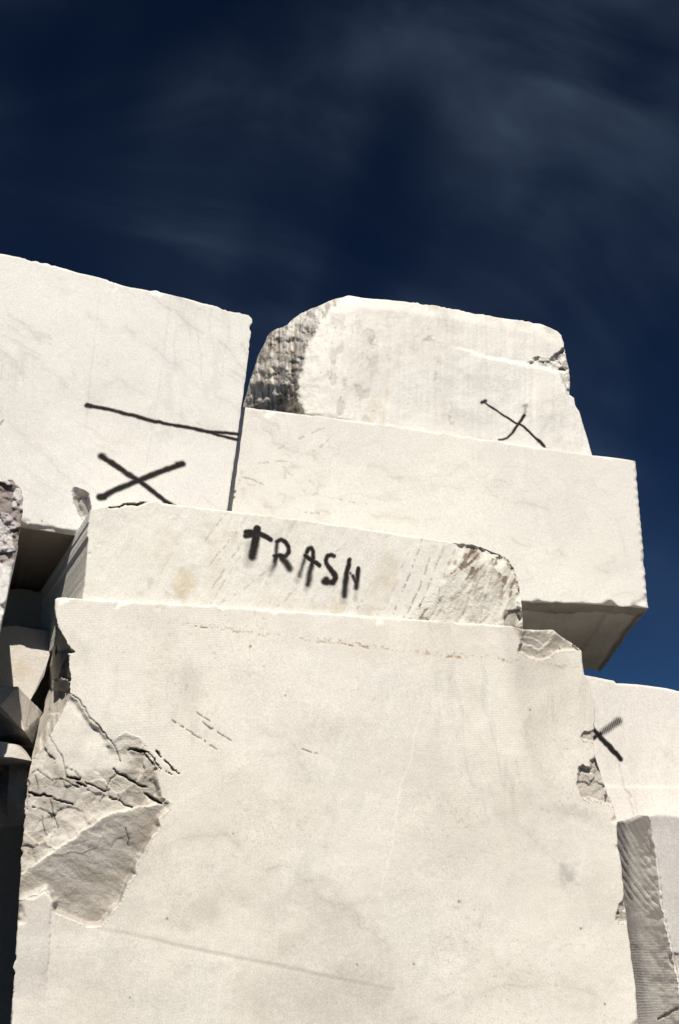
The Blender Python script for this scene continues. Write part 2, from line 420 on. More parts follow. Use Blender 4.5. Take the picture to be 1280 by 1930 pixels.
# =================================================================== the big lower block
RIDGE = [(106, 1165), (109, 1180), (118, 1197), (127, 1213), (134, 1222), (142, 1229), (131, 1234), (130, 1255), (132, 1280), (133, 1306), (120, 1336), (108, 1360), (99, 1378), (88, 1400), (79, 1410), (58, 1436)]
LEFT_SIL = [(104, 1130), (103, 1148), (106, 1165), (107, 1176), (101, 1215), (95, 1255), (88, 1300), (82, 1343), (76, 1353), (70, 1385), (65, 1408), (58, 1434), (55, 1455), (50, 1480), (46, 1540), (41, 1620), (36, 1690), (32, 1760), (27, 1830), (22, 1920), (17, 2000), (12, 2100), (4, 2300), (-14, 2800)]
BROKEN = [(133, 1308), (146, 1318), (163, 1342), (180, 1364), (197, 1382), (208, 1398), (222, 1383), (240, 1380), (262, 1388), (277, 1404), (268, 1411), (280, 1417), (292, 1434), (301, 1449), (298, 1462), (302, 1482), (305, 1500), (316, 1506), (322, 1512), (318, 1528), (304, 1542), (303, 1560), (284, 1594), (258, 1642), (236, 1688), (214, 1722), (190, 1745), (160, 1748), (130, 1736), (99, 1722), (97, 1702), (86, 1680), (62, 1690), (20, 1700), (10, 1460), (20, 1430), (60, 1400), (80, 1360), (112, 1306)]
RIB = [(20, 1655), (60, 1636), (120, 1592), (170, 1556), (206, 1532), (260, 1518), (330, 1508)]
NOTCH = [(964, 1174), (985, 1178), (1042, 1176), (1061, 1196), (1096, 1224), (1053, 1231), (1036, 1242), (1014, 1246), (995, 1239), (974, 1228), (981, 1211), (973, 1192)]
c7 = lambda pts: [(940 + a / 2.838, 1250 + b / 2.838) for a, b in pts]
CHIP2 = c7([(415, 640), (430, 550), (452, 540), (485, 556), (486, 520), (514, 490), (545, 560), (578, 650), (582, 690), (612, 715), (632, 775), (600, 765), (560, 742), (500, 735), (485, 745), (440, 715)])
CHIP1 = c7([(433, 395), (450, 365), (480, 360), (520, 355), (520, 435), (480, 425), (445, 412)])
CHIP3 = c7([(622, 1370), (640, 1290), (665, 1255), (700, 1262), (705, 1395), (670, 1388), (640, 1390)])
CRK = [([(133, 1308), (150, 1322), (165, 1345), (180, 1364), (195, 1380), (212, 1400), (222, 1415), (229, 1437)], 5, .03),
       ([(126, 1464), (140, 1466), (150, 1472)], 9, .12), ([(146, 1474), (162, 1482)], 6, .10),
       ([(163, 1475), (180, 1482), (197, 1491)], 4, .08), ([(206, 1503), (225, 1511), (252, 1522)], 5, .09),
       ([(213, 1447), (232, 1462), (250, 1474), (275, 1486)], 6, .10), ([(273, 1494), (290, 1505), (307, 1512)], 8, .12),
       ([(56, 1493), (75, 1498), (95, 1504)], 7, .12), ([(98, 1505), (118, 1511), (138, 1518)], 5, .09),
       ([(245, 1412), (262, 1416), (278, 1417)], 8, .08), ([(278, 1417), (290, 1434), (303, 1449)], 4, .06), ([(272, 1418), (280, 1434), (290, 1442)], 3, .05),
       ([(295, 1418), (305, 1426)], 5, .08), ([(311, 1433), (325, 1448), (338, 1456)], 5, .08), ([(310, 1452), (324, 1459)], 3, .05),
       ([(60, 1456), (70, 1453), (95, 1466), (120, 1470), (148, 1483)], 2.2, .03), ([(93, 1388), (108, 1410), (124, 1440), (126, 1466)], 2.5, .02),
       ([(125, 1443), (140, 1455), (152, 1466)], 2.5, .03), ([(220, 1457), (208, 1472), (198, 1490)], 1.6, .03), ([(196, 1500), (188, 1512)], 1.5, .03),
       ([(68, 1462), (74, 1488)], 1.6, .02), ([(95, 1506), (98, 1530), (110, 1560)], 1.4, .015), ([(80, 1540), (88, 1575)], 1.4, .02),
       ([(235, 1560), (243, 1595)], 1.6, .02)]
DASH = [([(323, 1357), (345, 1370), (362, 1381)], 2.4), ([(362, 1383), (385, 1395), (408, 1413)], 2.2), ([(372, 1343), (395, 1360)], 1.6), ([(383, 1362), (410, 1381), (438, 1399)], 2.8), ([(568, 1410), (598, 1420)], 1.4)]
DOTS = [(865, 1699, 3), (1095, 1750, 2.5), (315, 1731, 2.5), (472, 1218, 2.6), (780, 1817, 2.2), (673, 1818, 2), (1140, 1892, 2.4), (538, 1311, 1.6), (440, 1571, 1.5), (999, 1338, 2), (245, 1880, 1.6), (1010, 1185, 2.4)]
def main_field(x, y):
    D = .0035 * fbm(x, y, 260, 11, 4) + .0012 * fbm(x, y, 50, 15, 3)
    t = one(x); r = np.full(x.shape, .12)
    # scaled-off sheets: very shallow steps
    for poly, h in (([(930, 1180), (975, 1260), (990, 1420), (1045, 1520), (1200, 1600), (1250, 1400), (1150, 1180)], .0022),
                    ([(500, 1720), (560, 1660), (620, 1655), (690, 1740), (745, 1830), (735, 1900), (560, 2000), (420, 1900)], .0018),
                    ([(240, 1650), (330, 1625), (430, 1645), (470, 1710), (330, 1760), (225, 1735)], .0018),
                    ([(800, 1290), (775, 1400), (748, 1520), (735, 1620), (718, 1690), (900, 1700), (1000, 1500), (900, 1300)], .0008)):
        s = sdist(x + 9 * fbm(x, y, 60, 81, 4), y + 9 * fbm(x, y, 60, 83, 4), poly)
        D = D + h * (1 - sm(-16, 16, s)); t = shade(t, (1 - sm(-7, 7, s)) * (h * 40 + .03) * (1 + .5 * fbm(x, y, 90, 85, 4)), (.60, .55, .50))
    # left edge: rough return of the stone
    rid = np.r_[RIDGE, [(-400, 1436), (-400, 1165)]]
    w = sdist(x + 1.5 * fbm(x, y, 9, 3, 3), y, rid); ins = (w < 0)
    dl = pdist(x, y, RIDGE)
    streak = fbm(x * 2.2, y * .22, 16, 21, 3)
    flat = inside(x, y, [(100, 1282), (136, 1282), (136, 1312), (112, 1345), (92, 1345)])     # a facet that looks to the front
    D = np.where(ins, D + np.where(flat, .012 * dl + .03, .006 * dl + .028 * np.clip(dl - 16, 0, 99) + .010) + .008 * streak + .016 * (y > 1300), D)
    tri = inside(x, y, [(128, 1232), (134, 1284), (112, 1276), (116, 1255)])
    D = np.where(ins & tri, D + .10, D)
    t = shade(t, ins * .8, (.80, .77, .73)); t = shade(t, ins * sm(.1, .7, fbm(x * 1.6, y * .4, 18, 27, 4)) * .5, (.55, .50, .46)); r = np.where(ins, .8, r)
    # broken corner
    xb = x + 4 * fbm(x, y, 22, 31, 3); yb = y + 4 * fbm(x, y, 22, 33, 3)
    s = sdist(xb, yb, BROKEN); br = (s < 0) & ~ins
    rp = np.asarray(RIB, float); ry = np.interp(x, rp[:, 0], rp[:, 1]) + 6 * fbm(x, y, 40, 37, 3)
    below = (y - ry)
    up = .016 + facets(x, y, 62, 5, .028, .010) + facets(x, y, 24, 6, .008, .002) + .002 * fbm(x, y, 12, 9, 3)
    plate = inside(x, y, [(133, 1308), (229, 1437), (130, 1448), (99, 1378)])
    pw = sm(0, 26, sdist(x, y, [(133, 1308), (229, 1437), (130, 1448), (99, 1378)])); up = (.018 + .003 * fbm(x, y, 60, 8, 3)) * (1 - pw) + up * pw
    up = up + .00052 * np.clip(y - 1450, 0, 80) * ~plate * sm(60, 200, x)
    lo = .012 + .00050 * np.clip(below, 0, 400) + .0022 * fbm(x * .8 + y * .6, (y - x * .6) * 2.2, 34, 41, 4) + facets(x, y, 60, 43, .006, .0015)
    fd = np.where(below > 0, np.maximum(lo, 0.01), np.maximum(up, .004) + .012 * sm(-30, 0, below) * 0)
    rib = np.exp(-((below + 6) / 17.0) ** 2) * sm(30, 120, x)
    fd = fd - .003 * rib
    fd = fd * sm(0, 12, -s) * (1 - .7 * sm(1425, 1405, y) * sm(200, 212, x))
    D = np.where(br, D + fd, D)
    grey = fbm(x * .8 + y * .6, (y - x * .6) * 2.4, 70, 47, 5)
    mk = br * sm(0, 9, -s) * pw
    t = shade(t, mk * .6, (.86, .84, .82)); t = shade(t, mk * sm(-.1, .7, grey) * .55, (.60, .57, .55))
    t = shade(t, mk * sm(0, 8, below) * .7, (.69, .68, .68)); t = shade(t, mk * sm(.3, .8, fbm(x, y, 55, 49, 4)) * .22, (.80, .70, .58))
    rb = (rib * br * .55)[..., None]; t = t * (1 - rb) + rb
    pf = facets(x, y, 46, 55, 0.0, 2.0, .35); t = shade(t, mk * (below < 0) * sm(.15, .3, pf) * .55, (.66, .64, .63)); t = shade(t, mk * (below < 0) * sm(.35, .9, fbm(x, y, 18, 56, 4)) * .35, (.62, .58, .55))
    r = np.where(br, .12 + .5 * pw, r)
    for poly, w_, dep in CRK:
        c = crack(x, y, poly, w_ * .34, 61 + int(poly[0][0]), 3.0); D = D + c * dep * .22
        t = shade(t, c * .92, (.20, .15, .115))
    # sawn strip left of the hollow stands a little proud
    strip = [(0, 1690), (62, 1694), (84, 1682), (93, 1690), (97, 1702), (95, 1740), (92, 1800), (88, 1860), (84, 1885), (60, 1884), (0, 1880)]
    s2 = sdist(x + 2 * fbm(x, y, 10, 71, 2), y + 2 * fbm(x, y, 10, 72, 2), strip); D = D - .007 * (1 - sm(-1.5, 1.5, s2)) * sm(1890, 1780, y); t = shade(t, (1 - sm(-2, 3, s2)) * .6, (.88, .875, .89))
    # top right corner broken away
    s3 = sdist(x + 2.5 * fbm(x, y, 12, 73, 3), y + 2.5 * fbm(x, y, 12, 74, 3), NOTCH); nt_ = s3 < 0
    D = np.where(nt_, D + (.008 + .0008 * np.clip(y - 1180, 0, 90) + facets(x, y, 30, 75, .024, .006)) * sm(0, 5, -s3), D)
    t = shade(t, nt_ * (.55 + .45 * sm(-.2, .6, fbm(x, y, 24, 77, 4))), (.76, .73, .71)); r = np.where(nt_, .7, r)
    chips = {}
    for k, (poly, dep, sl) in enumerate(((CHIP2, .018, .00035), (CHIP1, .010, .0004), (CHIP3, .010, .0004))):
        s4 = sdist(x + 2 * fbm(x, y, 10, 78 + k, 3), y + 2 * fbm(x, y, 10, 88 + k, 3), poly); ck = s4 < 0
        top = min(p[1] for p in poly)
        D = np.where(ck, D + (dep + sl * (y - top) + facets(x, y, 26, 90 + k, .018, .005)) * sm(0, 4, -s4), D)
        t = shade(t, ck * (.5 + .3 * sm(-.2, .5, fbm(x, y, 14, 93, 3))), (.68, .65, .63)); r = np.where(ck, 1.0, r)
        chips['edge_chip#%d' % k] = ck
    # saw mark and pale healed vein
    a = np.clip((x - 190) / 550, 0, 1); sl_ = pdist(x, y + 1.5 * fbm(x, y, 60, 95, 2), [(190, 1750), (330, 1781), (520, 1820), (740, 1866)])
    gv = (1 - sm(1, 6, sl_)) * (.35 + .65 * np.sin(np.pi * np.clip(a, .08, .92)) ** .7); D = D + .0009 * gv; t = shade(t, gv * .5, (.66, .63, .62))
    v = crack(x, y, [(803, 1285), (790, 1360), (768, 1450), (750, 1500), (745, 1545), (738, 1610), (722, 1660), (716, 1695)], 2.2, 97, 3); t = t * (1 + .11 * v[..., None])
    # rusty seam of tiny pits
    seam = [(345, 1178), (430, 1190), (520, 1203), (610, 1210), (690, 1220), (760, 1231), (850, 1238), (930, 1244), (1010, 1256), (1095, 1262)]
    ps = dashes(x, y, seam, 3.4, 101, -.02, 5) * sm(-.45, .25, fbm(x, y, 60, 105, 2)); t = shade(t, ps * .95, (.55, .37, .20)); D = D + .003 * ps
    p2 = dashes(x, y + 5, seam, 6, 107, .42, 4); t = shade(t, p2 * .7, (.62, .47, .32))
    for poly, w_ in DASH:
        c = dashes(x, y, poly, w_ * .5, 111 + int(poly[0][0]), -.25, 7); D = D + .002 * c; t = shade(t, c * .9, (.16, .12, .10))
    for a_, b_, r_ in DOTS:
        c = 1 - sm(r_ * .5, r_ + 1, np.hypot(x - a_, y - b_)); t = shade(t, c * .85, (.32, .22, .16))
    # damp greys
    for cx, cy, rx, ry_, an, am, sd_ in ((350, 1280, 55, 40, 0, .10, 1), (600, 1375, 110, 50, -20, .09, 2), (1070, 1650, 20, 26, 0, .22, 3), (1010, 1420, 40, 120, 12, .07, 4), (1080, 1535, 70, 16, 12, .12, 5),
                                         (380, 1700, 90, 50, 10, .10, 6), (620, 1715, 70, 55, 20, .09, 7), (880, 1600, 120, 90, 0, .05, 8), (560, 1550, 60, 30, 40, .05, 9), (700, 1880, 200, 60, 8, .06, 10), (985, 1310, 25, 150, -8, .06, 11),
                                         (1050, 1850, 160, 70, -5, .06, 12), (180, 1860, 120, 60, 0, .05, 13), (1020, 1250, 60, 25, 0, .08, 14)):
        t = shade(t, blob(x, y, cx, cy, rx, ry_, an, 200 + sd_, .6, .9) * am * 2.0, (.32, .33, .36) if sd_ == 3 else (.42, .38, .35))
    t = shade(t, sm(.0, .8, fbm(x, y, 170, 121, 5)) * .17, (.66, .60, .53))
    f1 = fbm(x, y, 210, 127, 6) ; t = shade(t, sm(.02, .10, f1) * .055, (.45, .43, .40)); t = shade(t, sm(.42, .50, f1) * .06, (.45, .43, .42))
    f2 = fbm(x * .9 + y * .3, y * 1.2 - x * .2, 120, 129, 6); t = shade(t, sm(.18, .24, f2) * .05, (.42, .41, .41))
    for poly, k in (([(420, 1330), (560, 1420), (620, 1530), (560, 1640)], .10), ([(830, 1250), (900, 1370), (930, 1520), (1060, 1640)], .10), ([(240, 1600), (400, 1590), (520, 1640), (640, 1700), (720, 1790)], .14), ([(950, 1600), (900, 1720), (960, 1850)], .08), ([(330, 1850), (520, 1800), (700, 1700), (860, 1690)], .08), ([(1000, 1290), (985, 1400), (1010, 1460)], .14), ([(760, 1900), (900, 1860), (1100, 1870), (1190, 1840)], .12)):
        xx_, yy_ = x + 24 * fbm(x, y, 70, 301, 5), y + 24 * fbm(x, y, 70, 302, 5); dd = pdist(xx_, yy_, poly); br_ = sm(-.4, .4, fbm(x, y, 44, 303, 4))
        t = shade(t, np.exp(-(dd / 13) ** 2) * br_ * k, (.45, .43, .41)); t = shade(t, np.exp(-(dd / 1.5) ** 2) * br_ * k * 1.2, (.45, .40, .36))
    sp = sm(.80, .92, fbm(x, y, 5, 304, 2)) * sm(.1, .7, fbm(x, y, 120, 305, 3)); t = shade(t, sp * .35, (.55, .47, .38))
    t = shade(t, sm(1300, 1950, y) * .015 * (1 + .5 * fbm(x, y, 120, 125, 3)), (.3, .32, .36))
    return D, t, r, {'fractured_corner': br & ~plate, 'fractured_edge': ins, 'broken_notch': nt_, **chips}

MAIN_TOP = [(104, 1130), (108, 1127), (118, 1126), (160, 1129), (300, 1137), (500, 1149), (700, 1162), (860, 1173), (964, 1180), (985, 1186), (1010, 1187), (1042, 1187), (1060, 1201), (1078, 1212), (1096, 1227)]
MAIN_RIGHT = [(1096, 1227), (1098, 1250), (1101, 1271), (1110, 1290), (1117, 1316), (1122, 1342), (1119, 1366), (1118, 1390), (1121, 1422), (1131, 1455), (1143, 1490), (1156, 1520), (1162, 1550), (1164, 1595), (1171, 1630), (1176, 1690), (1182, 1743), (1188, 1790), (1197, 1856), (1203, 1930), (1212, 2010), (1225, 2140), (1240, 2300), (1290, 2800)]
M_MAIN = marble('marble_cream', (.815, .775, .70), vamt=.30, vscale=.8, seed=1.3, saw=(0.05, 0.12, 0))
big = block('largest cream marble block with fractured lower corner, carrying the block painted with letters',
            (LEFT_SIL, MAIN_RIGHT, MAIN_TOP, [(-14, 2800), (1290, 2800)]), (0.0, 0.0), 1.9, 3, M_MAIN, main_field, step=2.0, seed=3, edge=3.5, rough_amp=1.8)

# =================================================================== the block with the writing
def trash_field(x, y):
    D = .003 * fbm(x, y, 160, 131, 4) + .0012 * fbm(x, y, 24, 132, 3)
    t = one(x); r = np.full(x.shape, .2)
    # diagonal saw-kerf lines
    ang = math.radians(-60); u = x * math.cos(ang + math.pi / 2) + y * math.sin(ang + math.pi / 2); vv = x * math.cos(ang) + y * math.sin(ang)
    u = u + 4 * fbm(x, y, 130, 133, 3)
    sc = fbm(u * 3.2, vv * .05, 16, 134, 3); D = D + .00045 * sc * sm(168, 215, x)
    zone = sm(330, 420, x) * (1 - sm(560, 720, x)) + sm(690, 780, x)
    ln_ = sm(.30, .52, fbm(u * 2.8, vv * .035, 14, 135, 2)) * sm(-.05, .35, fbm(x, y, 26, 136, 3)) * np.clip(zone, 0, 1)
    t = shade(t, ln_ * .14, (.50, .42, .33))
    for poly, k in (([(432, 962), (408, 990), (382, 1026)], .6), ([(446, 1003), (420, 1035), (394, 1066)], .6), ([(458, 1022), (432, 1060), (400, 1110)], .5), ([(500, 1078), (455, 1115), (410, 1140)], .45), ([(452, 1050), (420, 1100), (398, 1138)], .5),
                    ([(797, 1014), (775, 1075), (738, 1162)], .85), ([(812, 1050), (790, 1110), (762, 1165)], .8), ([(770, 1040), (745, 1100), (725, 1150)], .4), ([(700, 1100), (685, 1130), (668, 1152)], .4), ([(655, 1020), (640, 1035), (625, 1048)], .5), ([(838, 1030), (815, 1085), (790, 1150)], .7), ([(860, 1030), (842, 1075), (826, 1120)], .7), ([(905, 1070), (885, 1120), (870, 1165)], .6), ([(930, 1075), (915, 1120), (905, 1168)], .55), ([(350, 1000), (320, 1050), (300, 1090)], .25), ([(560, 1110), (540, 1130), (515, 1148)], .35)):
        c = dashes(x, y, poly, 1.7, 420 + int(poly[0][0]), -.12, 6); t = shade(t, c * k, (.42, .34, .26)); D = D + .0008 * c
    # weathered pitted end
    e = sm(760, 850, x + .45 * (y - 1100)) ; end = [(845, 1019), (895, 1023), (930, 1036), (962, 1052), (975, 1080), (984, 1118), (990, 1200), (760, 1200), (770, 1163), (815, 1100), (870, 1050)]
    s = sdist(x + 6 * fbm(x, y, 20, 137, 3), y + 6 * fbm(x, y, 20, 138, 3), end); em = 1 - sm(-14, 4, s)
    rim = np.asarray([(845, 1022), (890, 1026), (925, 1040), (958, 1053), (968, 1070), (976, 1095), (981, 1125), (985, 1185)])
    rd = pdist(x, y, rim); D = D + em * (.045 * (1 - sm(0, 40, rd)) ** 2 + .0045 * fbm(u * 1.6, vv * .25, 22, 139, 4) + .0016 * fbm(x, y, 14, 140, 3))
    pit = sm(.16, .34, fbm(u * 1.6, vv * .7, 11, 141, 3)) * em * sm(-.5, .3, fbm(x, y, 46, 142, 3))
    band = np.exp(-((pdist(x, y, [(770, 1165), (830, 1118), (870, 1070), (905, 1040), (960, 1062), (975, 1110), (980, 1180)])) / 20.0) ** 2)
    pit = np.clip(pit * (.45 + 2.4 * band), 0, 1)
    D = D + .005 * pit; t = shade(t, pit * .9, (.34, .26, .20)); t = shade(t, em * .35, (.86, .84, .80)); t = shade(t, em * sm(.1, .7, fbm(x, y, 24, 143, 4)) * .35, (.62, .58, .55))
    lump = blob(x, y, 893, 1046, 14, 9, 10, 144, .5, .4); t = shade(t, lump * .8, (.48, .42, .37))
    shell = inside(x, y, [(950, 1165), (958, 1152), (975, 1150), (984, 1158), (986, 1190), (952, 1190)]); t = shade(t, shell * .55, (.70, .67, .66)); D = D + shell * (.012 + .0006 * (y - 1150))
    gl = crack(x, y, [(948, 1168), (955, 1152), (972, 1148), (985, 1152)], 3, 145, 2); t = shade(t, gl * .8, (.3, .22, .18))
    r = r + em * .8
    # ochre soaking
    for cx, cy, rx, ry, am, k in ((345, 1100, 26, 36, .5, 1), (740, 1085, 14, 30, .32, 2), (636, 1145, 18, 16, .4, 3), (715, 1100, 16, 60, .22, 4), (400, 1090, 20, 60, .18, 5), (300, 1040, 40, 60, .12, 6), (560, 1140, 60, 14, .14, 7)):
        t = shade(t, blob(x, y, cx, cy, rx, ry, 12, 150 + k, .6, .8) * am, (.72, .60, .40))
    t = shade(t, sm(.45, .75, fbm(x, y, 22, 160, 4)) * sm(.0, .5, fbm(x, y, 90, 161, 3)) * .25, (.60, .50, .40))
    lip = crack(x, y, [(205, 957), (225, 955), (238, 951), (262, 950), (282, 944)], 2.4, 162, 2); t = shade(t, lip * .8, (.35, .27, .2)); D = D + .02 * lip
    return D, t, r, {'weathered_end': (em > .5)}
T_TOP = [(172, 959), (190, 955), (214, 951), (240, 947), (272, 945), (300, 947), (330, 951), (430, 963), (600, 984), (795, 1013), (845, 1021), (890, 1026), (925, 1040)]
M_TR = marble('marble_streaked', (.80, .77, .70), vamt=.2, vrot=(0.3, 1.0, 0.2), vscale=1.6, seed=4.1)
tr = block('block bearing black letters, squeezed between the largest block and the slab with no paint',
           ([(172, 959), (168, 1000), (163, 1060), (157, 1127), (155, 1150)], [(925, 1040), (958, 1053), (968, 1070), (976, 1095), (981, 1125), (985, 1160), (985, 1198)], T_TOP, [(155, 1150), (985, 1198)]),
           (.03, 0), 1.7, -10.2, M_TR, trash_field, step=1.8, seed=7, edge=3, rough_amp=1.6, side_amp=.002, back_up=.03)

# =================================================================== the left hand block with the painted line and cross
def left_field(x, y):
    D = .004 * fbm(x, y, 300, 171, 4) + .001 * fbm(x, y, 40, 172, 3)
    t = one(x); r = np.full(x.shape, .1)
    ang = math.radians(32); u = x * math.cos(ang) + y * math.sin(ang); v = -x * math.sin(ang) + y * math.cos(ang)
    v = v + 18 * fbm(x, y, 150, 173, 3)
    ve = sm(.35, .85, fbm(u * .25, v * 1.6, 24, 174, 5)) * sm(-.2, .6, fbm(x, y, 130, 175, 3)); t = shade(t, ve * .26, (.50, .47, .46))
    v3 = sm(.42, .6, fbm(u * .3, v * 3.2, 24, 176, 4)) * sm(.15, .6, fbm(x, y, 90, 177, 3)); t = shade(t, v3 * .10, (.45, .40, .36))
    for poly, k in (([(70, 500), (150, 575), (215, 640)], .10), ([(20, 590), (110, 680), (190, 760)], .10), ([(-20, 650), (90, 700), (200, 790)], .08), ([(340, 560), (410, 600), (476, 660)], .16), ([(290, 555), (380, 630), (470, 700)], .13), ([(190, 715), (300, 760), (430, 830)], .08), ([(240, 620), (330, 690), (450, 770)], .10), ([(0, 780), (90, 850), (150, 930)], .07)):
        xx_, yy_ = x + 14 * fbm(x, y, 60, 184, 4), y + 14 * fbm(x, y, 60, 185, 4); dd = pdist(xx_, yy_, poly); br_ = sm(-.5, .4, fbm(x, y, 30, 186, 4))
        t = shade(t, np.exp(-(dd / 11) ** 2) * br_ * k, (.45, .42, .42)); t = shade(t, np.exp(-(dd / 1.8) ** 2) * br_ * k * 1.6, (.42, .37, .34))
    for poly in ([(322, 570), (305, 700), (285, 830), (270, 905)], [(188, 560), (172, 700), (160, 820)]):
        c = 1 - sm(.4, 1.8, pdist(x, y, poly)); t = shade(t, c * .16, (.4, .38, .36)); D = D + .0015 * c
    pool = sm(.2, .9, fbm(x, y, 200, 178, 4)); t = shade(t, pool * .10, (.6, .56, .52))
    ch = sdist(x + 2 * fbm(x, y, 12, 179, 3), y + 2 * fbm(x, y, 12, 180, 3), [(134, 925), (140, 919), (155, 920), (166, 930), (171, 945), (172, 962), (168, 985), (158, 982), (146, 968), (139, 948)]); ck = ch < 0
    D = np.where(ck, D + (.015 + .0012 * (y - 920) + facets(x, y, 20, 181, .03, .006)) * sm(0, 6, -ch), D); t = shade(t, ck * .6, (.72, .69, .68)); r = np.where(ck, .9, r)
    be = [(-250, 948), (38, 992), (148, 1010), (421, 1055)]; eb = pdist(x, y, be); lipm = (1 - sm(2, 9 + 5 * fbm(x, y, 25, 182, 3), eb)); D = D + .015 * lipm; t = shade(t, lipm * .5, (.74, .66, .56))
    mk = 1 - sm(.8, 2.2, pdist(x, y, [(0, 800), (4, 794), (7, 791)])); t = shade(t, mk * .8, (.2, .18, .17))
    dt = 1 - sm(1, 2.6, np.hypot(x - 79, y - 982)); t = shade(t, dt * .9, (.2, .16, .14))
    cl = blob(x, y, 20, 830, 70, 60, 60, 183, .4, .5); t = t * (1 + .03 * cl[..., None])
    return D, t, r, {'edge_chip': ck}
def under_shade(tgt, uv, q, tv, rv, outv):
    return tgt, np.where((uv[:, 1] > .999)[:, None], tv * np.array([.36, .31, .27]), tv), rv     # shade under the block painted into its bed face
L_TOP = [(-250, 424), (-100, 455), (0, 478), (30, 484), (60, 491), (100, 500), (150, 515), (190, 524), (215, 533), (245, 542), (270, 545), (300, 550), (325, 556), (360, 565), (400, 577), (440, 588), (468, 594)]
M_L = marble('marble_veined_white', (.81, .785, .745), vamt=.25, vrot=(0.1, .55, .2), vscale=1.0, seed=8.7)
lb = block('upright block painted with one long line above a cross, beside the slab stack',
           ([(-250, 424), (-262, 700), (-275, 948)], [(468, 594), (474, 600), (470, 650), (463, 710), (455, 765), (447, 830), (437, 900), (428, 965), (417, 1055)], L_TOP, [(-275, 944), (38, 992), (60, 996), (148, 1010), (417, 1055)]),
           (.35, math.radians(-6)), 1.5, -4, M_L, left_field, step=2.4, seed=17, edge=2.5, rough_amp=1.6, side_fn=under_shade)

# =================================================================== unpainted slab
def slab_field(x, y):
    D = .004 * fbm(x, y, 240, 191, 4) + .001 * fbm(x, y, 30, 192, 3)
    t = one(x); r = np.full(x.shape, .15)
    # brown pitted veins at the left end
    z = blob(x, y, 560, 890, 150, 90, -25, 193, .5, .8)
    xs = x + 16 * fbm(x, y, 40, 194, 3); ys = y + 16 * fbm(x, y, 40, 195, 3)
    rl = np.abs(fbm(xs * .7 + ys * .35, ys * 1.6 - xs * .35, 60, 196, 4)); pv = (1 - sm(.02, .09, rl)) * sm(-.05, .4, fbm(x, y, 34, 197, 3)) * z
    t = shade(t, pv * .45 * sm(-.2, .3, fbm(x, y, 7, 251, 2)), (.55, .47, .40)); D = D + .0006 * pv
    for poly in ([(490, 874), (510, 870), (530, 868), (548, 872)], [(525, 846), (538, 838), (556, 832), (590, 815), (610, 808)], [(455, 900), (480, 905), (500, 915)], [(590, 850), (605, 842), (620, 828)], [(640, 940), (660, 945), (690, 950)], [(575, 965), (605, 968)]):
        c = dashes(x, y, poly, 2.6, 200 + int(poly[0][0]), -.05, 6); t = shade(t, c * .55, (.50, .42, .35)); D = D + .001 * c
    v = (1 - sm(.0, .05, np.abs(fbm(x * .5 + y * .3, y * 1.3 - x * .25, 110, 198, 4)))) * sm(.0, .5, fbm(x, y, 110, 199, 3)); t = shade(t, v * .2, (.5, .47, .45))
    for cx, cy, rx, ry, an in ((625, 900, 14, 80, 14), (980, 900, 9, 70, 4), (610, 830, 40, 10, -10)):
        t = t * (1 + .035 * blob(x, y, cx, cy, rx, ry, an, 207, .6, .8)[..., None])
    for poly, k in (([(640, 870), (760, 905), (900, 915), (1050, 960)], .10), ([(700, 960), (850, 985), (1000, 1040), (1150, 1060)], .12), ([(820, 850), (930, 900), (1100, 910), (1200, 960)], .08), ([(480, 820), (560, 850), (640, 930)], .14), ([(460, 930), (560, 960), (700, 1000)], .12)):
        xx_, yy_ = x + 20 * fbm(x, y, 50, 252, 4), y + 20 * fbm(x, y, 50, 253, 4); dd = pdist(xx_, yy_, poly); br_ = sm(-.4, .4, fbm(x, y, 34, 254, 4))
        t = shade(t, np.exp(-(dd / 14) ** 2) * br_ * k, (.50, .46, .42)); t = shade(t, np.exp(-(dd / 1.6) ** 2) * br_ * k * 2, (.48, .40, .33))
    sp = sm(.30, .5, fbm(x * .9, y * 1.2, 13, 255, 4)) * sm(.05, .5, fbm(x, y, 70, 256, 3)) * z; t = shade(t, sp * .32, (.60, .52, .44))
    # drill scallops down the right edge
    rx_ = np.interp(y, [870, 940, 1000, 1060, 1145], [1198, 1203, 1209, 1213, 1222]); dr = rx_ - x
    sc = .5 + .5 * np.sin(y / 17.0 * 2 * np.pi + 1.2 * fbm(x, y, 60, 208, 2)); D = D + .012 * np.clip(1 - dr / (2 + 6 * sc), 0, 1) ** 2
    t = shade(t, sm(.3, .9, fbm(x, y, 140, 209, 4)) * .06, (.6, .56, .5))
    return D, t, r, {}
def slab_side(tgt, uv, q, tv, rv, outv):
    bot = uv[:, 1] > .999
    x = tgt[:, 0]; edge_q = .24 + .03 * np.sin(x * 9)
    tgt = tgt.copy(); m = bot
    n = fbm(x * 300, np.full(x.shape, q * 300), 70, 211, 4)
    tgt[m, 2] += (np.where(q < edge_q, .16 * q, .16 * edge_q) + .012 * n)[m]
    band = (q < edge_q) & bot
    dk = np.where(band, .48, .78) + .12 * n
    tv = np.where(bot[:, None], dk[:, None] * np.array([.92, .88, .83]), tv); rv = np.where(band, .9, rv)  # underside tone lowered to deepen its shade; front band is darker, rougher stone
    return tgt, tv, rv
S_RIGHT = [(1197, 869)] + [(np.interp(y, [875, 940, 1000, 1060, 1110, 1145], [1199, 1203, 1209, 1213, 1217, 1222]) + .45 * math.sin(y / 17.0 * 6.283 + 3 * math.sin(y / 31.0)), y) for y in range(876, 1143, 3)] + [(1222, 1146)]
M_S = marble('marble_brown_veined', (.785, .758, .70), vamt=.3, vrot=(.4, .3, .2), vscale=1.2, seed=12.4)
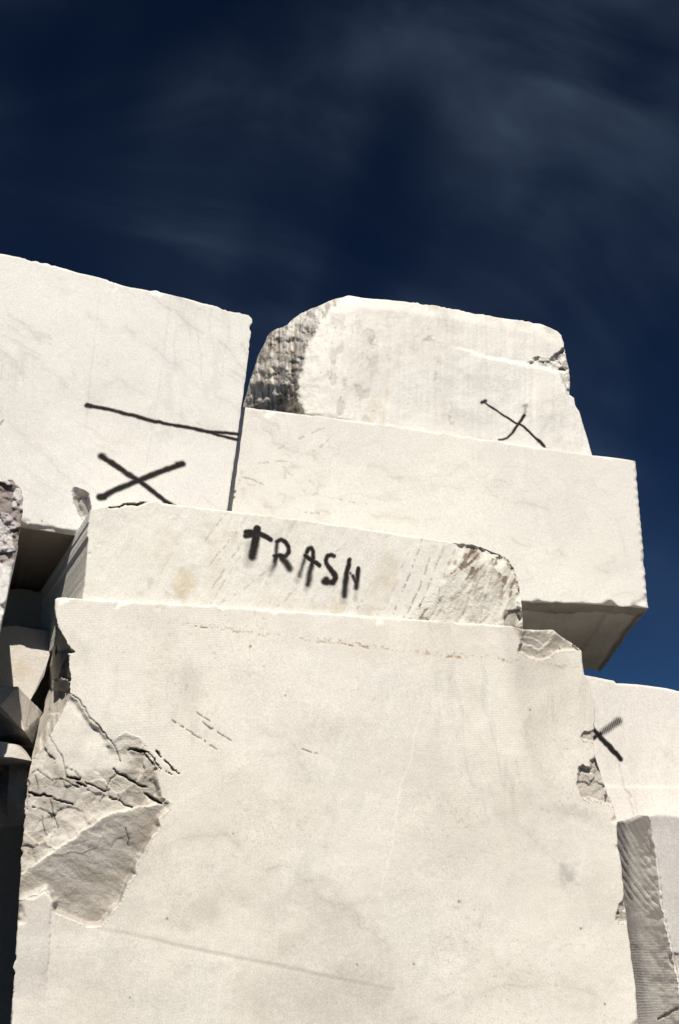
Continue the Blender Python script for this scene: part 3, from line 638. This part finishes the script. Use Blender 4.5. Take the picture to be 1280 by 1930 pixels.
slab = block('wide slab with no paint on its face, jutting out above the letters',
             ([(446, 766), (430, 940), (410, 1100)], S_RIGHT, [(446, 766), (460, 768), (520, 775), (600, 785), (730, 801), (900, 826), (1115, 858), (1160, 863), (1197, 869)], [(410, 1100), (985, 1133), (1100, 1138), (1222, 1146)]),
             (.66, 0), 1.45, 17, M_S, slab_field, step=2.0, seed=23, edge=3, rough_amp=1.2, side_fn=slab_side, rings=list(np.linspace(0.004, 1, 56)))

# =================================================================== topmost boulder block
CREST = np.asarray([(612, 793), (590, 788), (574, 779), (568, 755), (566, 725), (570, 695), (577, 672), (590, 640), (604, 612), (622, 588), (640, 570), (657, 557)], float)
def top_field(x, y):
    D = .010 * fbm(x, y, 130, 221, 4) + .0025 * fbm(x, y, 26, 222, 4)
    t = one(x); r = np.full(x.shape, .35)
    cx = np.interp(-y, -CREST[:, 1], CREST[:, 0]) + 4 * fbm(x, y, 18, 223, 4)
    dl = cx - x; rough = sm(-4, 12, dl)
    colm = fbm(x * 2.0, y * .22, 20, 224, 4); colm2 = fbm(x * 2.6, y * .5, 12, 225, 3)
    ramp = np.where(dl > 0, dl * .0105, 0)
    upper = sm(650, 600, y)                                     # rounded shoulder: less relief, and painted paler for the light it catches
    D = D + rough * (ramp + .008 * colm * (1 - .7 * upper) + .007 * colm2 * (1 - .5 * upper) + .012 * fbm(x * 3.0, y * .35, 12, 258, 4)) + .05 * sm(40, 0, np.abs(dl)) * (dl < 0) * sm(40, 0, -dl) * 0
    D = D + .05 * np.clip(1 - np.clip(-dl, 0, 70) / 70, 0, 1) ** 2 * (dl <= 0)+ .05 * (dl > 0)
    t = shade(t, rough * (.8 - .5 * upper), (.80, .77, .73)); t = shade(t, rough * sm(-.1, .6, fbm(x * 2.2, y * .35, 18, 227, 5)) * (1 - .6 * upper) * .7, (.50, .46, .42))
    t = shade(t, rough * sm(.05, .45, fbm(x * 4.2, y * .22, 14, 259, 3)) * (1 - .5 * upper) * .6, (.42, .38, .34)); t = shade(t, rough * (1 - upper) * .5, (.74, .70, .66))  # streaks; below the shoulder the left-facing side is tinted darker for shade
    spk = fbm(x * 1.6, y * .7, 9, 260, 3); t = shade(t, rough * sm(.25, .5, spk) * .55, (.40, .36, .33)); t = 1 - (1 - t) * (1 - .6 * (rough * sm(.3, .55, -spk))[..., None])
    D = D + rough * .012 * sm(.25, .6, spk)
    r = np.where(rough > .5, .9, r)
    # vertical scores and grey pits on the face
    sc = fbm(x * 2.6, y * .14, 18, 228, 3); D = D + .0022 * sc
    pz = blob(x, y, 640, 720, 100, 110, 0, 229, .5, .8); pt = sm(.22, .5, fbm(x * 1.4, y * .8, 22, 230, 4)) * pz; t = shade(t, pt * .5, (.62, .58, .55)); D = D + .004 * pt
    for cx_, cy, rx, ry, an, k in ((824, 700, 5, 36, 10, 1), (812, 640, 12, 8, 0, 2), (612, 708, 9, 10, 0, 3), (655, 725, 10, 14, -20, 4), (626, 700, 7, 16, 10, 5), (670, 775, 8, 18, -20, 6), (850, 790, 6, 24, 0, 7), (630, 607, 3, 14, -10, 8), (700, 640, 6, 20, 10, 9)):
        p = blob(x, y, cx_, cy, rx, ry, an, 231 + k, .8, .6) * sm(-.3, .3, fbm(x, y, 9, 232, 3)); t = shade(t, p * .5, (.60, .56, .54)); D = D + .003 * p
    oc = (1 - sm(1, 6 + 3 * fbm(x, y, 20, 241, 2), pdist(x, y, [(733, 640), (730, 700), (725, 760), (721, 806)]))) * sm(-.6, .4, fbm(x * 2, y * .4, 20, 242, 3)); t = shade(t, oc * .45, (.86, .70, .42))
    o2 = (1 - sm(1, 9, pdist(x, y, [(708, 740), (700, 800)]))); t = shade(t, o2 * .2, (.86, .72, .46))
    f1 = fbm(x * 1.2, y * .6, 90, 257, 5); t = shade(t, sm(.1, .2, f1) * .06, (.45, .42, .38)); t = shade(t, sm(.42, .5, f1) * .09, (.5, .46, .42))
    # ledge step and broken right shoulder
    lx = np.interp(x, [820, 880, 960, 1010, 1060], [648, 662, 682, 692, 700]) + 4 * fbm(x, y, 30, 243, 3); st = sm(820, 880, x) * sm(4, -4, y - lx); D = D + .022 * st * sm(0, 1, (x - 820) / 120)
    brk = sdist(x + 4 * fbm(x, y, 14, 244, 3), y + 4 * fbm(x, y, 14, 245, 3), [(995, 676), (1012, 668), (1035, 676), (1060, 656), (1090, 650), (1090, 750), (1072, 746), (1060, 715), (1048, 700), (1020, 692), (1000, 690)]); bk = brk < 0
    D = np.where(bk, D + (.004 + .0011 * np.clip(x - 1025, 0, 80) + facets(x, y, 16, 246, .04, .012) + .012 * fbm(x, y, 10, 247, 3)) * sm(0, 5, -brk), D); t = shade(t, bk * .5 * sm(-.3, .5, fbm(x, y, 9, 248, 3)), (.50, .46, .43)); r = np.where(bk, 1.0, r)
    # crumbly top edge
    te = np.interp(x, [657, 760, 870, 1000, 1062], [557, 568, 586, 608, 635]); tb = sm(30, 0, y - te) * sm(-.1, .5, fbm(x, y, 24, 249, 4)) * sm(760, 820, x); t = shade(t, tb * .4, (.72, .66, .58)); D = D + .02 * sm(22, 0, y - te)
    t = shade(t, sm(.2, .8, fbm(x * 1.3, y * .5, 90, 250, 4)) * .08, (.6, .56, .5))
    return D, t, r, {'split_side': (rough > .5), 'broken_shoulder': bk}
TB_LEFT = [(657, 557), (630, 564), (616, 569), (600, 577), (585, 582), (565, 593), (545, 607), (530, 615), (517, 622), (506, 632), (500, 645), (492, 658), (486, 672), (480, 692), (472, 714), (467, 735), (459, 762), (457, 776)]
TB_TOP = [(657, 557), (664, 558), (680, 561), (700, 563), (760, 568), (815, 576), (870, 586), (930, 597), (1000, 608), (1020, 611), (1035, 617), (1050, 624), (1058, 632)]
TB_RIGHT = [(1058, 632), (1062, 648), (1067, 664), (1069, 680), (1073, 700), (1074, 725), (1073, 744), (1082, 750), (1084, 764), (1092, 776), (1099, 800), (1108, 830), (1117, 862), (1119, 872)]
M_T = marble('marble_scored', (.81, .785, .73), vamt=.25, vrot=(0, .1, 0), vscale=1.4, seed=16.2)
tb = block('rounded topmost block with rough split side, painted with a thin cross',
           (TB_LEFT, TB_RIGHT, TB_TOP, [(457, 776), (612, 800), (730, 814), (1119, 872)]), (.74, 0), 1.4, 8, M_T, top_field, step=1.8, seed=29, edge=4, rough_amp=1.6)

# =================================================================== right hand blocks
def rx_field(x, y):
    D = .003 * fbm(x, y, 200, 261, 4) + .001 * fbm(x, y, 30, 262, 3); t = one(x); r = np.full(x.shape, .12)
    v = (1 - sm(.0, .06, np.abs(fbm(x * 1.4, y * .6, 80, 263, 5)))) * sm(-.2, .4, fbm(x, y, 80, 264, 3)); t = shade(t, v * .22, (.52, .46, .46))
    c = crack(x, y, [(1165, 1440), (1172, 1460), (1180, 1485), (1188, 1505), (1194, 1525), (1198, 1545)], 1.6, 265, 3); t = shade(t, c * .35, (.5, .42, .36)); D = D + .003 * c
    lg = sm(4, -4, y - (1482 + .02 * (x - 1150) + 3 * fbm(x, y, 20, 266, 3))); D = D + .004 * lg
    t = shade(t, sm(.1, .7, fbm(x * 1.5, y * .5, 60, 267, 4)) * .10, (.6, .54, .54))
    return D, t, r, {}
M_R = marble('marble_rose_white', (.785, .745, .69), vamt=.25, vrot=(0, .9, 0), vscale=1.2, seed=21.0)
rx = block('block painted with a hatched cross that the largest block half hides',
           ([(1060, 1262), (1060, 1400), (1060, 1580)], [(1560, 1346), (1570, 1480), (1585, 1640)], [(1060, 1262), (1102, 1273), (1130, 1278), (1157, 1283), (1161, 1288), (1200, 1290), (1240, 1295), (1280, 1302), (1560, 1346)], [(1060, 1580), (1300, 1598), (1585, 1640)]),
           (.12, 0), .45, 8, M_R, rx_field, step=2.4, seed=37, edge=2.5, rough_amp=1.3)

FE = np.asarray([(1214, 1500), (1222, 1537), (1229, 1560), (1238, 1613), (1246, 1683), (1253, 1726), (1264, 1778), (1275, 1828), (1281, 1849), (1294, 1930), (1310, 2040), (1420, 2800)], float)
def rl_field(x, y):
    D = .002 * fbm(x, y, 150, 271, 4); t = one(x); r = np.full(x.shape, .15)
    ex = np.interp(y, FE[:, 1], FE[:, 0]) + 1.5 * fbm(x, y, 16, 272, 3); dl = np.clip(ex - x, 0, 200); side = sm(-1.5, 1.5, ex - x)
    lx = np.interp(y, [1550, 1690, 1930, 2800], [1163, 1176, 1203, 1290])
    w = np.maximum(ex - lx, 20); D = D + dl / w * .31
    # saw arcs that fan down to the right, then fine level lines
    ax, ay = 1480.0, 1330.0
    rr_ = np.hypot((x - ax) * 1.0, (y - ay) * .80) + 2.5 * fbm(x, y, 60, 273, 3)
    zone = sm(1735, 1690, y + .35 * (x - 1200) * -1) * sm(1545, 1552, y)
    arcs = np.sin(rr_ / 9.5 * 2 * np.pi + .5 * fbm(x, y, 40, 274, 2)); gr_ = sm(.45, .95, arcs) * (.5 + .5 * sm(-.5, .3, fbm(x, y, 30, 280, 3))); D = D + side * zone * .0030 * gr_
    t = shade(t, side * zone * gr_ * .30, (.55, .5, .47))
    fine = np.sin(y / 5.2 * 2 * np.pi + 3 * fbm(x, y, 60, 275, 3)); D = D + side * (1 - zone) * .0013 * fine * sm(1740, 1780, y)
    t = shade(t, side * .55, (.86, .84, .83))
    c = crack(x, y, [(1243, 1922), (1252, 1914), (1265, 1908), (1281, 1898)], 2.4, 276, 3); t = shade(t, c * .8, (.35, .27, .22)); D = D + .01 * c
    c = crack(x, y, [(1205, 1853), (1230, 1857), (1262, 1858)], 1.2, 277, 2); t = shade(t, c * .35, (.5, .44, .42))
    bp = blob(x, y, 1274, 1815, 10, 18, -20, 278, .6, .6); t = shade(t, bp * .6, (.62, .56, .54)); D = D + .008 * bp
    D = D + (1 - side) * np.clip(y - 1540, 0, 500) * .0003; t = shade(t, (1 - side) * .6, (.84, .83, .84)); v = sm(.3, .7, fbm(x * .8 + y * .6, y - x, 40, 279, 4)) * (1 - side); t = shade(t, v * .16, (.55, .5, .5))
    return D, t, r, {'sawn_side': (side > .5)}
rl = block('low block with curved saw grooves on its shaded side, under the hatched cross',
           ([(1120, 1556), (1140, 1930), (1240, 2800)], [(1600, 1570), (1640, 1930), (1740, 2800)], [(1120, 1556), (1163, 1549), (1187, 1543), (1202, 1537), (1222, 1537), (1240, 1533), (1280, 1538), (1600, 1570)], [(1240, 2800), (1740, 2800)]),
           (-.25, 0), 1.9, 3, M_R, rl_field, step=2.2, seed=41, edge=2.5, rough_amp=1.3)

# =================================================================== leaning stone on the far left
def ls_field(x, y):
    D = .006 * fbm(x, y, 70, 281, 4); t = one(x); r = np.full(x.shape, .4)
    xs, ys = x + 9 * fbm(x, y, 26, 282, 3), y + 9 * fbm(x, y, 26, 283, 3)
    br = sm(1075, 1030, y + .8 * (x - 20) + 14 * fbm(x, y, 30, 284, 3))
    cel = facets(xs, ys, 22, 285, 0.0, 2.0, .2); D = D + br * .012 * cel + br * .008 * fbm(x, y, 9, 286, 3)
    e1 = facets(xs, ys, 22, 285, 0.0, 2.0, .2) - facets(xs + 2.0, ys + 1.6, 22, 285, 0.0, 2.0, .2); jn = (np.abs(e1) > 1e-6)
    t = shade(t, br * .8, (.78, .75, .76)); t = shade(t, br * jn * .75, (.42, .37, .35)); t = shade(t, br * (cel > .45) * .8, (.36, .30, .27)); t = shade(t, br * (cel < -.35) * .5, (.62, .58, .60))
    r = r + .6 * br
    mid = np.exp(-((y - 1075) / 40.0) ** 2); v = sm(.2, .6, fbm(x * 1.2 + y * .5, y - x * .4, 18, 287, 4)); t = shade(t, v * mid * .5, (.60, .57, .60))
    c = crack(x, y, [(-30, 1106), (0, 1104), (16, 1104)], 1.5, 288, 1.5); t = shade(t, c * .5, (.5, .45, .42))
    return D, t, r, {'brecciated_top': br > .5}
def dark_top(tgt, uv, q, tv, rv, outv):
    top = (uv[:, 1] < .004)[:, None]; return tgt, np.where(top, np.array([.30, .27, .24]), tv), rv  # hidden top, colour darkened so less light bounces onto the underside above
M_B = marble('marble_breccia', (.80, .78, .75), vamt=.4, vscale=3.0, seed=27.0)
ls = block('leaning block with dark mottled patches at its top, in front of the line-painted block',
           ([(-330, 880), (-420, 1400), (-560, 2600)], [(24, 904), (38, 920), (46, 938), (42, 965), (39, 989), (28, 1054), (16, 1107), (3, 1178), (-16, 1270), (-48, 1420), (-110, 1700), (-160, 1930), (-260, 2600)], [(-330, 880), (-100, 895), (0, 903), (24, 904)], [(-560, 2600), (-260, 2600)]),
           (-.36, 0), .88, -4.5, M_B, ls_field, step=2.0, seed=43, edge=4, rough_amp=1.8, side_fn=dark_top)

# =================================================================== rubble in the gap
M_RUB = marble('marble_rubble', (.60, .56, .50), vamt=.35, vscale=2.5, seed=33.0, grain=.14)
def boulder(pts, label, seed, sub=5, amp=.03, name='marble_boulder', cat='boulder', group=None, fa=.012, bev=.012):
    """pts: (photo x, photo y, depth) corners of a broken lump"""
    P = [unproject(np.array(a), np.array(b), c) for a, b, c in pts]
    bm = bmesh.new()
    for p in P: bm.verts.new(Vector(p))
    r = bmesh.ops.convex_hull(bm, input=bm.verts)
    for v in [v for v in bm.verts if not v.link_faces]: bm.verts.remove(v)
    bmesh.ops.bevel(bm, geom=list(bm.edges), offset=bev, segments=1, affect='EDGES') if bev else None
    bmesh.ops.triangulate(bm, faces=bm.faces)
    for i in range(sub):
        es = [e for e in bm.edges if e.calc_length() > .03]
        if not es or len(bm.verts) > 30000: break
        bmesh.ops.subdivide_edges(bm, edges=es, cuts=1); bmesh.ops.triangulate(bm, faces=bm.faces)
    bm.normal_update()
    co = np.array([v.co for v in bm.verts]); no = np.array([v.normal for v in bm.verts])
    a = co[:, 0] * 300 + co[:, 1] * 170; b_ = co[:, 2] * 300 - co[:, 1] * 130
    h = amp * fbm(a, b_, 90, seed, 4) + facets(a, b_, 50, seed + 5, fa * 2, fa) + .4 * fa * fbm(a, b_, 14, seed + 9, 3)
    co = co + no * h[:, None]
    faces = np.array([[v.index for v in f.verts] for f in bm.faces]) if True else None
    bm.verts.index_update(); faces = np.array([[v.index for v in f.verts] for f in bm.faces]); bm.free()
    org = np.array([co[:, 0].mean(), co[:, 1].mean(), co[:, 2].min()])
    t = np.ones((len(co), 3)); k = sm(.2, .8, fbm(a, b_, 60, seed + 20, 3)); t = t * (1 - k[:, None] * .3 * (1 - np.array([.80, .62, .42])))
    o = mesh_obj(name, co - org, faces, M_RUB, {'tint': t, 'rough': np.full(len(co), .5)}, False, None, org)
    tag(o, label, cat, group); return o
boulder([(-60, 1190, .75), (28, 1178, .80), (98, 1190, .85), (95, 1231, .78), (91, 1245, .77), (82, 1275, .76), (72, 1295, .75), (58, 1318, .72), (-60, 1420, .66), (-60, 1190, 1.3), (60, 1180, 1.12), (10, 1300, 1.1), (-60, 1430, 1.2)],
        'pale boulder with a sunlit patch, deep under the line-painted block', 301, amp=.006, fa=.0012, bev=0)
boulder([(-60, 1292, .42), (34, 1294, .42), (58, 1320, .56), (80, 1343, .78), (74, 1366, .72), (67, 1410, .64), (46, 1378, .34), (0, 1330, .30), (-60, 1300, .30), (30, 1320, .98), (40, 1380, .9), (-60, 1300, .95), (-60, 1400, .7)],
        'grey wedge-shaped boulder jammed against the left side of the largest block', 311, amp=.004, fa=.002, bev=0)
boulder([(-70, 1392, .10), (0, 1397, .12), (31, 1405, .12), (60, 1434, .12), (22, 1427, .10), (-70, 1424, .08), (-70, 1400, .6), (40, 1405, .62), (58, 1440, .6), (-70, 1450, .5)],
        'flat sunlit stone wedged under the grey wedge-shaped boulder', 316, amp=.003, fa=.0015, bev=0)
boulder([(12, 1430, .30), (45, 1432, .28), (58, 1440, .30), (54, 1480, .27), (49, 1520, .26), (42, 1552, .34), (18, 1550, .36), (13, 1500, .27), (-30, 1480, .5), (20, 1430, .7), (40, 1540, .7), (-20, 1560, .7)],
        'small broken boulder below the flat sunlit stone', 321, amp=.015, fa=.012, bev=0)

# rear block that closes the gap and carries the left hand block
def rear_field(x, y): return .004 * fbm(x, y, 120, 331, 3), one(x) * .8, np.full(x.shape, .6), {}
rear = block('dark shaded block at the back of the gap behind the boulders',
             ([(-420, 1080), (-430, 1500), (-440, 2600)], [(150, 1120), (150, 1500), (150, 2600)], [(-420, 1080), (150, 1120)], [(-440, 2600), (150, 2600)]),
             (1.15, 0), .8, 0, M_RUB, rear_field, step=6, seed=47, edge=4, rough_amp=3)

# =================================================================== spray paint
c4 = lambda pts: [(440 + a / 4.923, 980 + b / 4.923) for a, b in pts]
graffiti('painted_letter', tr, [(c4([(220, 85), (215, 140), (200, 210), (175, 340)]), 7, 2, 1.0, (6.5, 7, .95)), (c4([(115, 110), (150, 108), (220, 120)]), 4.5, 2, 1), (c4([(115, 145), (160, 140), (215, 115), (280, 145), (345, 180)]), 4.5, 2.5, 1.0), (c4([(150, 220), (130, 380)]), 3, 12, .35), (c4([(165, 340), (140, 400)]), 5, 13, .30)], 'black sprayed letter T')
graffiti('painted_letter', tr, [(c4([(405, 200), (440, 178), (480, 200), (510, 250), (515, 300), (485, 340), (430, 330), (385, 335)]), 3.6, 2.5, 1.0), (c4([(405, 200), (400, 280), (395, 330)]), 2.6, 4, .85), (c4([(400, 335), (385, 410), (350, 470)]), 4.0, 3, .98, (2.5, 8, .55)), (c4([(450, 345), (490, 400), (520, 450)]), 4.5, 4, .95, (5, 6, .85)), (c4([(375, 400), (340, 500)]), 2, 11, .32)], 'black sprayed letter R')
graffiti('painted_letter', tr, [(c4([(680, 300), (700, 262), (725, 255), (742, 290), (742, 350), (725, 420)]), 3.4, 2.5, 1.0), (c4([(680, 300), (660, 350), (640, 420), (615, 520)]), 1.8, 4, .85, (2.5, 7, .75)), (c4([(665, 330), (720, 365), (800, 425)]), 3.6, 2.5, 1.0), (c4([(725, 420), (710, 500), (690, 600)]), 3.4, 5, .95, (4, 7, .9)), (c4([(625, 490), (590, 560)]), 2, 9, .38), (c4([(690, 590), (675, 640)]), 2, 9, .38)], 'black sprayed letter A')
graffiti('painted_letter', tr, [(c4([(940, 335), (910, 322), (870, 335), (855, 380), (880, 430), (930, 490), (950, 540), (920, 580), (860, 575)]), 3.1, 2, 1.0, (5.0, 4, .97)), (c4([(860, 550), (840, 570)]), 5, 4, .95), (c4([(850, 590), (930, 600)]), 2, 10, .32)], 'black sprayed letter S')
graffiti('painted_letter', tr, [(c4([(1078, 365), (1060, 450), (1042, 560), (1030, 700)]), 3.4, 2, 1.0, (4.5, 6, .9)), (c4([(1160, 445), (1155, 520), (1140, 630)]), 3.4, 2, 1.0, (3.5, 5, .9)), (c4([(1085, 490), (1088, 496)]), 2, 3, .8), (c4([(1110, 520), (1135, 580)]), 3, 3, .9), (c4([(1050, 560), (1025, 740)]), 2.5, 13, .4), (c4([(1140, 640), (1132, 740)]), 1.5, 8, .3)], 'black sprayed letter H with a broken bar')
g = lambda pts: [(a / 2, 450 + b / 2) for a, b in pts]
graffiti('painted_line', lb, [(g([(325, 628), (400, 640), (470, 658), (530, 673), (590, 690), (650, 702), (720, 713), (790, 728), (850, 730), (900, 736)]), 3.0, 2.5, 1.0, (2.4, 2, 1)), (g([(790, 728), (830, 742), (895, 756)]), 2.2, 2, 1.0), (g([(328, 628), (345, 631)]), 4, 2.5, 1)])
graffiti('painted_cross', lb, [(g([(382, 818), (430, 850), (480, 885), (530, 915), (580, 955), (640, 1000), (690, 1030)]), 4.4, 3.5, 1.0, (3.4, 3, 1)), (g([(380, 974), (440, 945), (525, 910), (600, 880), (685, 848)]), 4.4, 4, 1.0), (g([(378, 974), (390, 972)]), 6, 3.5, 1), (g([(670, 850), (688, 848)]), 5, 4.5, 1), (g([(382, 818), (390, 823)]), 5, 5, .9)])
cx = lambda pts: [(880 + a / 3.556, 560 + b / 3.556) for a, b in pts]
graffiti('painted_cross', tb, [(cx([(110, 702), (160, 732), (240, 785), (310, 830), (380, 868), (440, 920), (480, 960), (520, 1000)]), 1.3, 1.6, 1.0, (1.9, 1.6, 1)), (cx([(102, 708), (128, 696)]), 2.2, 2.5, .95), (cx([(480, 962), (515, 993)]), 2.4, 2, 1), (cx([(515, 995), (538, 1016)]), .8, 3, .4), (cx([(385, 790), (360, 830), (330, 870), (295, 920), (265, 945), (240, 955), (212, 953)]), 2.4, 2, 1.0, (1.3, 1.5, .95)), (cx([(392, 725), (392, 755), (385, 790)]), 1.0, 4, .55), (cx([(382, 728), (402, 726)]), 2, 4, .5)])
hx = lambda pts: [(940 + a / 2.838, 1250 + b / 2.838) for a, b in pts]
hatch = lambda X, Y: .45 + .55 * sm(-.35, .35, np.sin((X * .96 + Y * .28) / 3.6 * 2 * np.pi))
graffiti('painted_cross', rx, [(hx([(470, 310), (505, 350), (560, 415), (610, 465), (652, 512)]), 3.2, 2.5, 1.0, (4, 2.5, 1)), (hx([(400, 440), (500, 400), (540, 378)]), 3.5, 3, .95)])
graffiti('painted_stroke', rx, [(hx([(540, 378), (590, 348), (625, 318), (640, 310)]), 4.5, 5, .85, (6, 6, .95))], clip=hatch)
